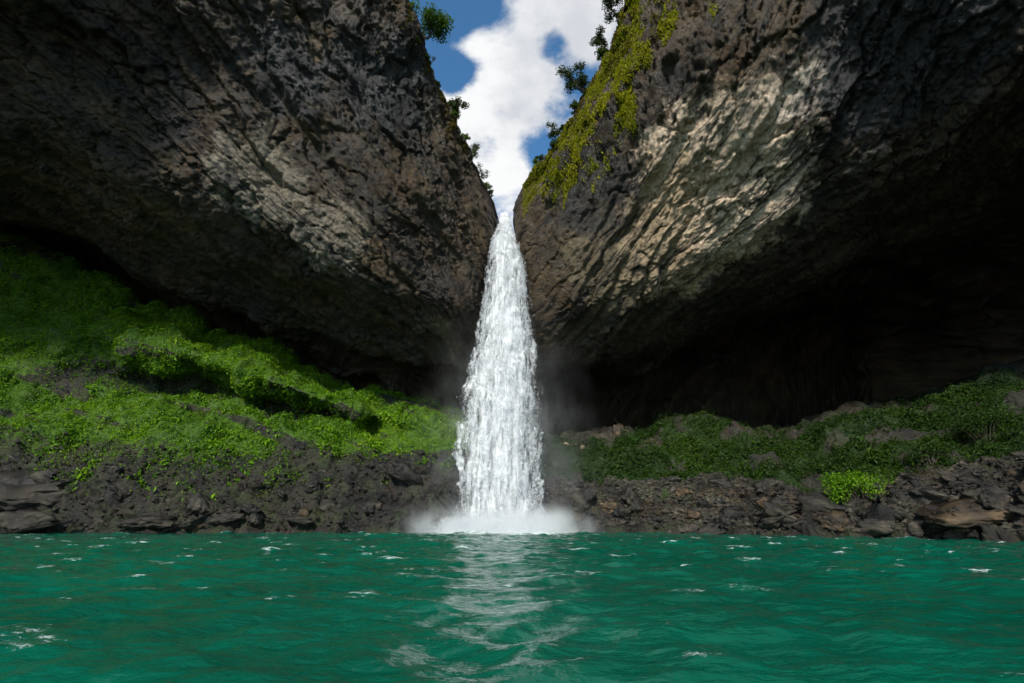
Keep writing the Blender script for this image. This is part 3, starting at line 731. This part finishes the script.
Yr = np.concatenate([np.linspace(-40, 0, 10), np.geomspace(1.6, 70, 620)])
s_ = np.linspace(-1, 1, 620)
X = s_[None, :] * (6 + 1.42 * np.abs(Yr))[:, None]; Yg = np.repeat(Yr[:, None], len(s_), 1)
X += 0.0; p2 = np.stack([X.ravel(), Yg.ravel(), np.zeros(X.size)], 1)
Z = np.zeros(X.size); Zs = Z.copy(); wr = np.random.default_rng(4)
dist_f = np.hypot(p2[:, 0] - FALL[0], p2[:, 1] - FALL[1])
chop = 0.75 + 0.35 * fbm(p2 * 0.12, 3)
for lam, a, cnt in ((6.5, 0.05, 5), (2.8, 0.055, 8), (1.3, 0.046, 12), (0.6, 0.022, 14)):
    for _ in range(cnt):
        th = math.pi * 1.5 + wr.normal() * 0.75; l = lam * wr.uniform(0.75, 1.35); k = 2 * math.pi / l
        ph = k * (p2[:, 0] * math.cos(th) + p2[:, 1] * math.sin(th)) + wr.uniform(0, 6.28) + 1.6 * fbm(p2 * 0.35 / lam ** 0.4 + wr.uniform(0, 50), 2)
        dz = a / math.sqrt(cnt) * (2.2 * ((1 + np.cos(ph)) / 2) ** 1.7 - 0.95); Z += dz
        if lam < 5: Zs += dz
Z *= chop
Z += 0.07 * fbm(np.stack([p2[:, 0] * 0.9, p2[:, 1] * 1.8, 0 * Z], 1), 5, 0.58)
near = np.where(p2[:, 1] < 1.0, 0.3, 0.62 + 0.38 * sstep(8, 24, p2[:, 1])); Z = Z * near * (1 + 0.5 * np.exp(-(dist_f / 9) ** 2))
zq = np.quantile(Z[p2[:, 1] > 1], [0.86, 0.985]); foam = sstep(zq[0], zq[1], Z) * 0.40 * sstep(-0.25, 0.3, fbm(p2 * 0.4 + 7, 3))
zf = np.quantile(Zs[p2[:, 1] > 1], [0.78, 0.98]); foam = np.maximum(foam, sstep(zf[0], zf[1], Zs) * 0.72 * sstep(-0.70, 0.05, fbm(np.stack([p2[:, 0] * 0.45, p2[:, 1] * 0.9, 0 * Z + 3], 1), 3)))  # crest foam, spread wider so the white flecks also paint glints
foam *= 0.80 + 0.20 * sstep(6, 18, p2[:, 1])
foam = np.maximum(foam, 1.25 * np.exp(-(dist_f / 6.5) ** 2) + 0.35 * np.exp(-(dist_f / 12) ** 2))
Wv = p2.copy(); Wv[:, 2] = Z - 0.02
water = mesh_np('water', Wv, grid_faces(len(Yr), len(s_), True), M['water'])
at = water.data.attributes.new('foam', 'FLOAT', 'POINT'); at.data.foreach_set('value', foam.astype(np.float32))
tag(water, 'choppy turquoise green pool with small white foam crests', 'water', kind='structure')

# ground under and around everything
gv = np.array([(-900, -900, -4.5), (900, -900, -4.5), (900, 900, -4.5), (-900, 900, -4.5)], float)
tag(mesh_np('ground', gv, np.array([(0, 1, 2, 3)]), M['rock_bank']), 'dark valley floor under the pool', 'ground', kind='structure')

# ------------------------------------------------------------------ waterfall
def fall_material(name, cover_, seed):
    m, nt, out = new_mat(name); n = N(nt)
    co = n.node('ShaderNodeTexCoord').outputs['Object']
    sp = n.node('ShaderNodeSeparateXYZ'); nt.links.new(co, sp.inputs[0])
    vee = n.math('MULTIPLY', n.math('ABSOLUTE', n.math('SUBTRACT', n.noise(n.mapping(co, (0.75, 0.75, 0.05), loc=(seed * 2, 0, 0)), 1.0, 2, 0.5), 0.5)), 12.0)
    cb = n.node('ShaderNodeCombineXYZ'); nt.links.new(sp.outputs[0], cb.inputs[0]); nt.links.new(sp.outputs[1], cb.inputs[1]); nt.links.new(n.math('SUBTRACT', sp.outputs[2], vee), cb.inputs[2])
    clump = n.noise(n.mapping(cb.outputs[0], (0.85, 0.85, 0.22), loc=(seed * 3, 0, seed)), 1.0, 5, 0.6, 0.3)
    fine = n.noise(n.mapping(cb.outputs[0], (2.2, 2.2, 0.55), loc=(seed, seed * 2, 0)), 1.0, 9, 0.70, 0.2)
    f = n.math('ADD', n.math('MULTIPLY', clump, 0.62), n.math('MULTIPLY', fine, 0.38))
    a = n.rng(f, cover_ - 0.05, cover_ + 0.10)
    col = n.ramp(fine, [(0.32, (0.66, 0.69, 0.72)), (0.58, (0.90, 0.905, 0.91))])
    d = n.node('ShaderNodeBsdfDiffuse'); nt.links.new(col, d.inputs[0])
    nt.links.new(n.bump(f, 0.7, 0.6), d.inputs['Normal'])
    t = n.node('ShaderNodeBsdfTranslucent'); t.inputs[0].default_value = (0.85, 0.87, 0.9, 1)
    m1 = n.node('ShaderNodeMixShader'); m1.inputs[0].default_value = 0.35; nt.links.new(d.outputs[0], m1.inputs[1]); nt.links.new(t.outputs[0], m1.inputs[2])
    tr = n.node('ShaderNodeBsdfTransparent')
    m2 = n.node('ShaderNodeMixShader'); nt.links.new(a, m2.inputs[0]); nt.links.new(tr.outputs[0], m2.inputs[1]); nt.links.new(m1.outputs[0], m2.inputs[2])
    nt.links.new(m2.outputs[0], out.inputs[0]); return m

# left and right edge of the fall at survey heights (px, py) and its distance
prof = [(214, 498, 511, 50.6), (228, 497, 512, 49.6), (240, 491, 519, 48.9), (262, 488, 524, 48.2), (300, 483, 529, 47.7), (350, 474, 533, 47.3),
        (400, 464, 537, 47.0), (450, 459, 540, 46.8), (500, 461, 541, 46.6), (531, 460, 542, 46.5)]
pc = np.array([(P((a + b) / 2, y, Yd)) for y, a, b, Yd in prof]); pw = np.array([(P(b, y, Yd) - P(a, y, Yd))[0] / 2 for y, a, b, Yd in prof])
pc[-1, 2] = -0.3
zz = pc[:, 2][::-1]
def fall_at(z):
    return (np.interp(z, zz, pc[::-1, 0]), np.interp(z, zz, pc[::-1, 1]), np.interp(z, zz, pw[::-1]))
root = empty('waterfall', (float(FALL[0]), float(FALL[1]), 0.0))
tag(root, 'tall white waterfall plunging from the notch between the two cliffs into the pool', 'waterfall')
inv = np.array(root.location)
ztop = pc[0, 2]
def shell(name, k, cover_, seed, wmul, amp):
    nz, na = 420, 72
    z = np.linspace(ztop, -0.3, nz); th = np.linspace(0, 2 * math.pi, na)
    cx, cy, w = fall_at(z)
    Zg = np.repeat(z[:, None], na, 1); ca, sa = np.cos(th)[None], np.sin(th)[None]
    dropn = (ztop - Zg) / ztop
    wob = 0.22 * perlin(np.stack([z * 0.0, z * 0.22, z * 0 + seed], 1))
    rx = w[:, None] * wmul; ry = rx * 0.55
    p = np.stack([cx[:, None] + ca * rx, cy[:, None] + sa * ry, Zg], -1).reshape(-1, 3)
    q = p * np.array([0.75, 0.75, 0.26]) + seed * 7.7
    d = (0.55 * ridged(q, 5, 0.6) * 0.55 + 0.4 * fbm(q * 2.3, 4, 0.6)).reshape(nz, na) * amp
    d[:, -1] = d[:, 0]
    sc = 1 + d * np.clip(0.6 + dropn, 0, 1.2)
    G = np.stack([cx[:, None] + wob[:, None] * dropn + ca * rx * sc, cy[:, None] + sa * ry * sc, Zg + 0.5 * d], -1)
    return mesh_np(name, G.reshape(-1, 3) - inv, grid_faces(nz, na), fall_material('falling_water_%d' % k, cover_, seed), root)
for k, (c_, wm, am) in enumerate([(0.455, 0.45, 0.26), (0.485, 0.60, 0.30), (0.51, 0.72, 0.36), (0.545, 0.85, 0.42)]):
    shell('water_curtain', k, c_, 1.3 + k, wm, am)

# droplets and torn clumps thrown off the curtain
def spray_mat():
    m, nt, out = new_mat('spray_drops'); n = N(nt)
    d = n.node('ShaderNodeBsdfDiffuse'); d.inputs[0].default_value = (0.84, 0.86, 0.88, 1)
    t = n.node('ShaderNodeBsdfTranslucent'); t.inputs[0].default_value = (0.85, 0.87, 0.9, 1)
    mx = n.node('ShaderNodeMixShader'); mx.inputs[0].default_value = 0.4
    nt.links.new(d.outputs[0], mx.inputs[1]); nt.links.new(t.outputs[0], mx.inputs[2]); nt.links.new(mx.outputs[0], out.inputs[0]); return m
M['spray'] = spray_mat()
def drops(name, count, seed):
    r = np.random.default_rng(seed)
    z = r.uniform(0.2, ztop - 2, count * 4); a = r.uniform(0, 2 * math.pi, count * 4)
    cx, cy, w = fall_at(z); rr = 0.80 + np.abs(r.normal(size=count * 4)) * 0.12
    pos = np.stack([cx + np.cos(a) * w * rr, cy + np.sin(a) * w * 0.55 * rr, z], 1)
    keep = fbm(pos * np.array([0.9, 0.9, 0.4]) + 3, 4) > 0.02 + 0.35 * (rr - 1)
    pos = pos[keep][:count]; k = len(pos)
    base = np.array([(1,0,0),(-1,0,0),(0,1,0),(0,-1,0),(0,0,1.3),(0,0,-2.4)], float); tri = np.array([(0,2,4),(2,1,4),(1,3,4),(3,0,4),(2,0,5),(1,2,5),(3,1,5),(0,3,5)])
    s = np.clip(r.lognormal(-4.2, 0.5, (k, 1, 1)), 0.006, 0.045) * r.uniform(0.6, 1.4, (k, 6, 1))
    v = base[None] * s + pos[:, None]; f = (tri[None] + 6 * np.arange(k)[:, None, None]).reshape(-1, 3)
    o = mesh_np(name, v.reshape(-1, 3) - inv, f, M['spray'], root, smooth=False); o['kind'] = 'stuff'; return o
drops('spray_droplets', 60000, 13)
def splash(name, count, seed):
    r = np.random.default_rng(seed); a = r.uniform(0, 2 * math.pi, count); rad = 2.6 + np.abs(r.normal(size=count)) * 1.3
    jet = np.clip(1.3 + 1.1 * fbm(np.stack([np.cos(a) * 2.2, np.sin(a) * 2.2, rad * 0.25], 1), 4), 0.15, 4)
    z = r.random(count) ** 1.8 * jet * 0.9 * np.exp(-((rad - 3.2) / 2.6) ** 2)
    pos = np.stack([FALL[0] + np.cos(a) * rad * 1.15, FALL[1] + np.sin(a) * rad * 0.75, z], 1)
    base = np.array([(1,0,0),(-1,0,0),(0,1,0),(0,-1,0),(0,0,1),(0,0,-1)], float); tri = np.array([(0,2,4),(2,1,4),(1,3,4),(3,0,4),(2,0,5),(1,2,5),(3,1,5),(0,3,5)])
    s = np.clip(r.lognormal(-4.2, 0.5, (count, 1, 1)), 0.006, 0.04) * r.uniform(0.6, 1.4, (count, 6, 1))
    v = base[None] * s + pos[:, None]; f = (tri[None] + 6 * np.arange(count)[:, None, None]).reshape(-1, 3)
    o = mesh_np(name, v.reshape(-1, 3) - inv, f, M['spray'], root, smooth=False); o['kind'] = 'stuff'
splash('splash', 70000, 17)

# ------------------------------------------------------------------ mist
def mist(name, c, rad, dens, seed, label, zfall):
    bm = bmesh.new(); bmesh.ops.create_icosphere(bm, subdivisions=4, radius=1.0)
    for v in bm.verts: v.co = Vector((v.co.x * rad[0], v.co.y * rad[1], v.co.z * rad[2] if v.co.z > 0 else v.co.z * 0.05))
    me = D.meshes.new(name); bm.to_mesh(me); bm.free(); o = D.objects.new(name, me); o.location = tuple(c); COL.objects.link(o)
    m, nt, out = new_mat(name + '_vapour'); n = N(nt); co = obj_coord(n)
    q = n.vmath('MULTIPLY', co, tuple(1 / x for x in rad)); ln = n.vmath('LENGTH', q)
    fall = n.rng(ln, 0.98, 0.05, smooth=True); fall = n.math('POWER', fall, zfall)
    nz = n.rng(n.noise(n.mapping(co, (1, 1, 0.8), loc=(seed, 0, 0)), 0.42, 4, 0.6), 0.38, 0.66, 0.05, 1.9)
    pv_ = n.node('ShaderNodeVolumePrincipled'); pv_.inputs['Color'].default_value = (0.99, 0.995, 1.0, 1); pv_.inputs['Anisotropy'].default_value = 0.2
    nt.links.new(n.math('MULTIPLY', n.math('MULTIPLY', fall, nz), dens), pv_.inputs['Density'])
    nt.links.new(pv_.outputs[0], out.inputs['Volume']); me.materials.append(m)
    return tag(o, label, 'mist', kind='stuff')
mist('mist', (FALL[0], FALL[1], 0.0), (18, 9, 4.8), 3.0, 2, 'white spray mist billowing low over the pool at the foot of the waterfall', 5.0)
mist('vapour', (FALL[0] + 0.5, 48.5, 0.0), (12, 8, 30), 0.06, 5, 'faint grey vapour hanging in the air around the falling water', 1.2)

# ------------------------------------------------------------------ sky and light
SUN_EL, SUN_AZ = math.radians(35), math.radians(194)      # azimuth: compass-like, from +Y clockwise; behind the camera
w = D.worlds.new('World'); scene.world = w; w.use_nodes = True
nt = w.node_tree; nt.nodes.clear(); n = N(nt)
out = n.node('ShaderNodeOutputWorld'); bg = n.node('ShaderNodeBackground'); bg.inputs[1].default_value = 0.10
sky = n.node('ShaderNodeTexSky', sky_type='NISHITA', sun_disc=False, sun_elevation=SUN_EL, sun_rotation=SUN_AZ)
sky.air_density = 1.0; sky.dust_density = 0.4; sky.ozone_density = 2.0
dr = n.node('ShaderNodeTexCoord').outputs['Generated']
sep = n.node('ShaderNodeSeparateXYZ'); nt.links.new(dr, sep.inputs[0])
pl = n.vmath('DIVIDE', dr, None); vm = pl.node; cmb = n.node('ShaderNodeCombineXYZ')
zc = n.math('MAXIMUM', n.math('ADD', sep.outputs[2], 0.15), 0.08)
for i in range(3): nt.links.new(zc, cmb.inputs[i])
nt.links.new(cmb.outputs[0], vm.inputs[1])
base = n.noise(n.mapping(pl, loc=(3.1, 1.7, 0)), 2.1, 3, 0.5, 0.2)
det = n.noise(n.mapping(pl, loc=(3.1, 1.7, 0)), 5.5, 9, 0.6, 0.2)
f = n.math('ADD', n.math('MULTIPLY', base, 0.7), n.math('ADD', n.math('MULTIPLY', det, 1.0), -0.35))
def blob(f, px, py, r, amt):
    d = n.vmath('DISTANCE', dr, tuple(ray(px, py)))
    return n.math('ADD', f, n.rng(d, r, 0.0, 0.0, amt))
for b_ in ((515, 80, 0.26, 0.15), (500, 160, 0.16, 0.14), (570, 20, 0.12, 0.15),
           (436, 8, 0.09, -0.40), (478, 2, 0.07, -0.30), (456, 78, 0.055, -0.44), (450, 112, 0.10, 0.26), (558, 46, 0.06, -0.42), (538, 152, 0.07, -0.34), (578, 78, 0.05, -0.2)):
    f = blob(f, *b_)
k = n.rng(f, 0.42, 0.64)
shade = n.rng(n.noise(n.mapping(pl, loc=(0.4, 2.2, 1.0)), 3.2, 7, 0.6), 0.34, 0.56)
ccol = n.mix(shade, (5.2, 5.4, 5.75), (7.6, 7.65, 7.7))
nt.links.new(n.mix(k, n.mix(1.0, sky.outputs[0], (0.75, 1.28, 1.5), 'MULTIPLY'), ccol), bg.inputs[0]); nt.links.new(bg.outputs[0], out.inputs[0])

sl = D.lights.new('sun', 'SUN'); sl.energy = 4.0; sl.angle = math.radians(6); sl.color = (1.0, 0.95, 0.86)
so = D.objects.new('sun', sl); COL.objects.link(so)
sd = Vector((math.sin(SUN_AZ) * math.cos(SUN_EL), math.cos(SUN_AZ) * math.cos(SUN_EL), math.sin(SUN_EL)))
so.rotation_euler = sd.to_track_quat('Z', 'Y').to_euler(); so.location = sd * 200

# ------------------------------------------------------------------ camera and render settings
cam = D.cameras.new('camera'); cam.lens = F / 1024 * 36; cam.sensor_width = 36; cam.clip_end = 4000; cam.clip_start = 0.05
co_ = D.objects.new('camera', cam); COL.objects.link(co_); co_.location = (0, 0, CH); co_.rotation_euler = (math.pi / 2 + PITCH, 0, 0)
scene.camera = co_
vs_ = scene.view_settings
vs_.view_transform = 'Standard'; vs_.look = 'None'; vs_.gamma = 1; vs_.exposure = 0.35; vs_.use_curve_mapping = False
scene.render.engine = 'CYCLES'
cy_ = scene.cycles
cy_.max_bounces = 6; cy_.diffuse_bounces = 3; cy_.glossy_bounces = 3; cy_.transparent_max_bounces = 24; cy_.volume_bounces = 5
cy_.volume_step_rate = 2.0; cy_.volume_max_steps = 128; cy_.use_denoising = True
cy_.sample_clamp_indirect = 6
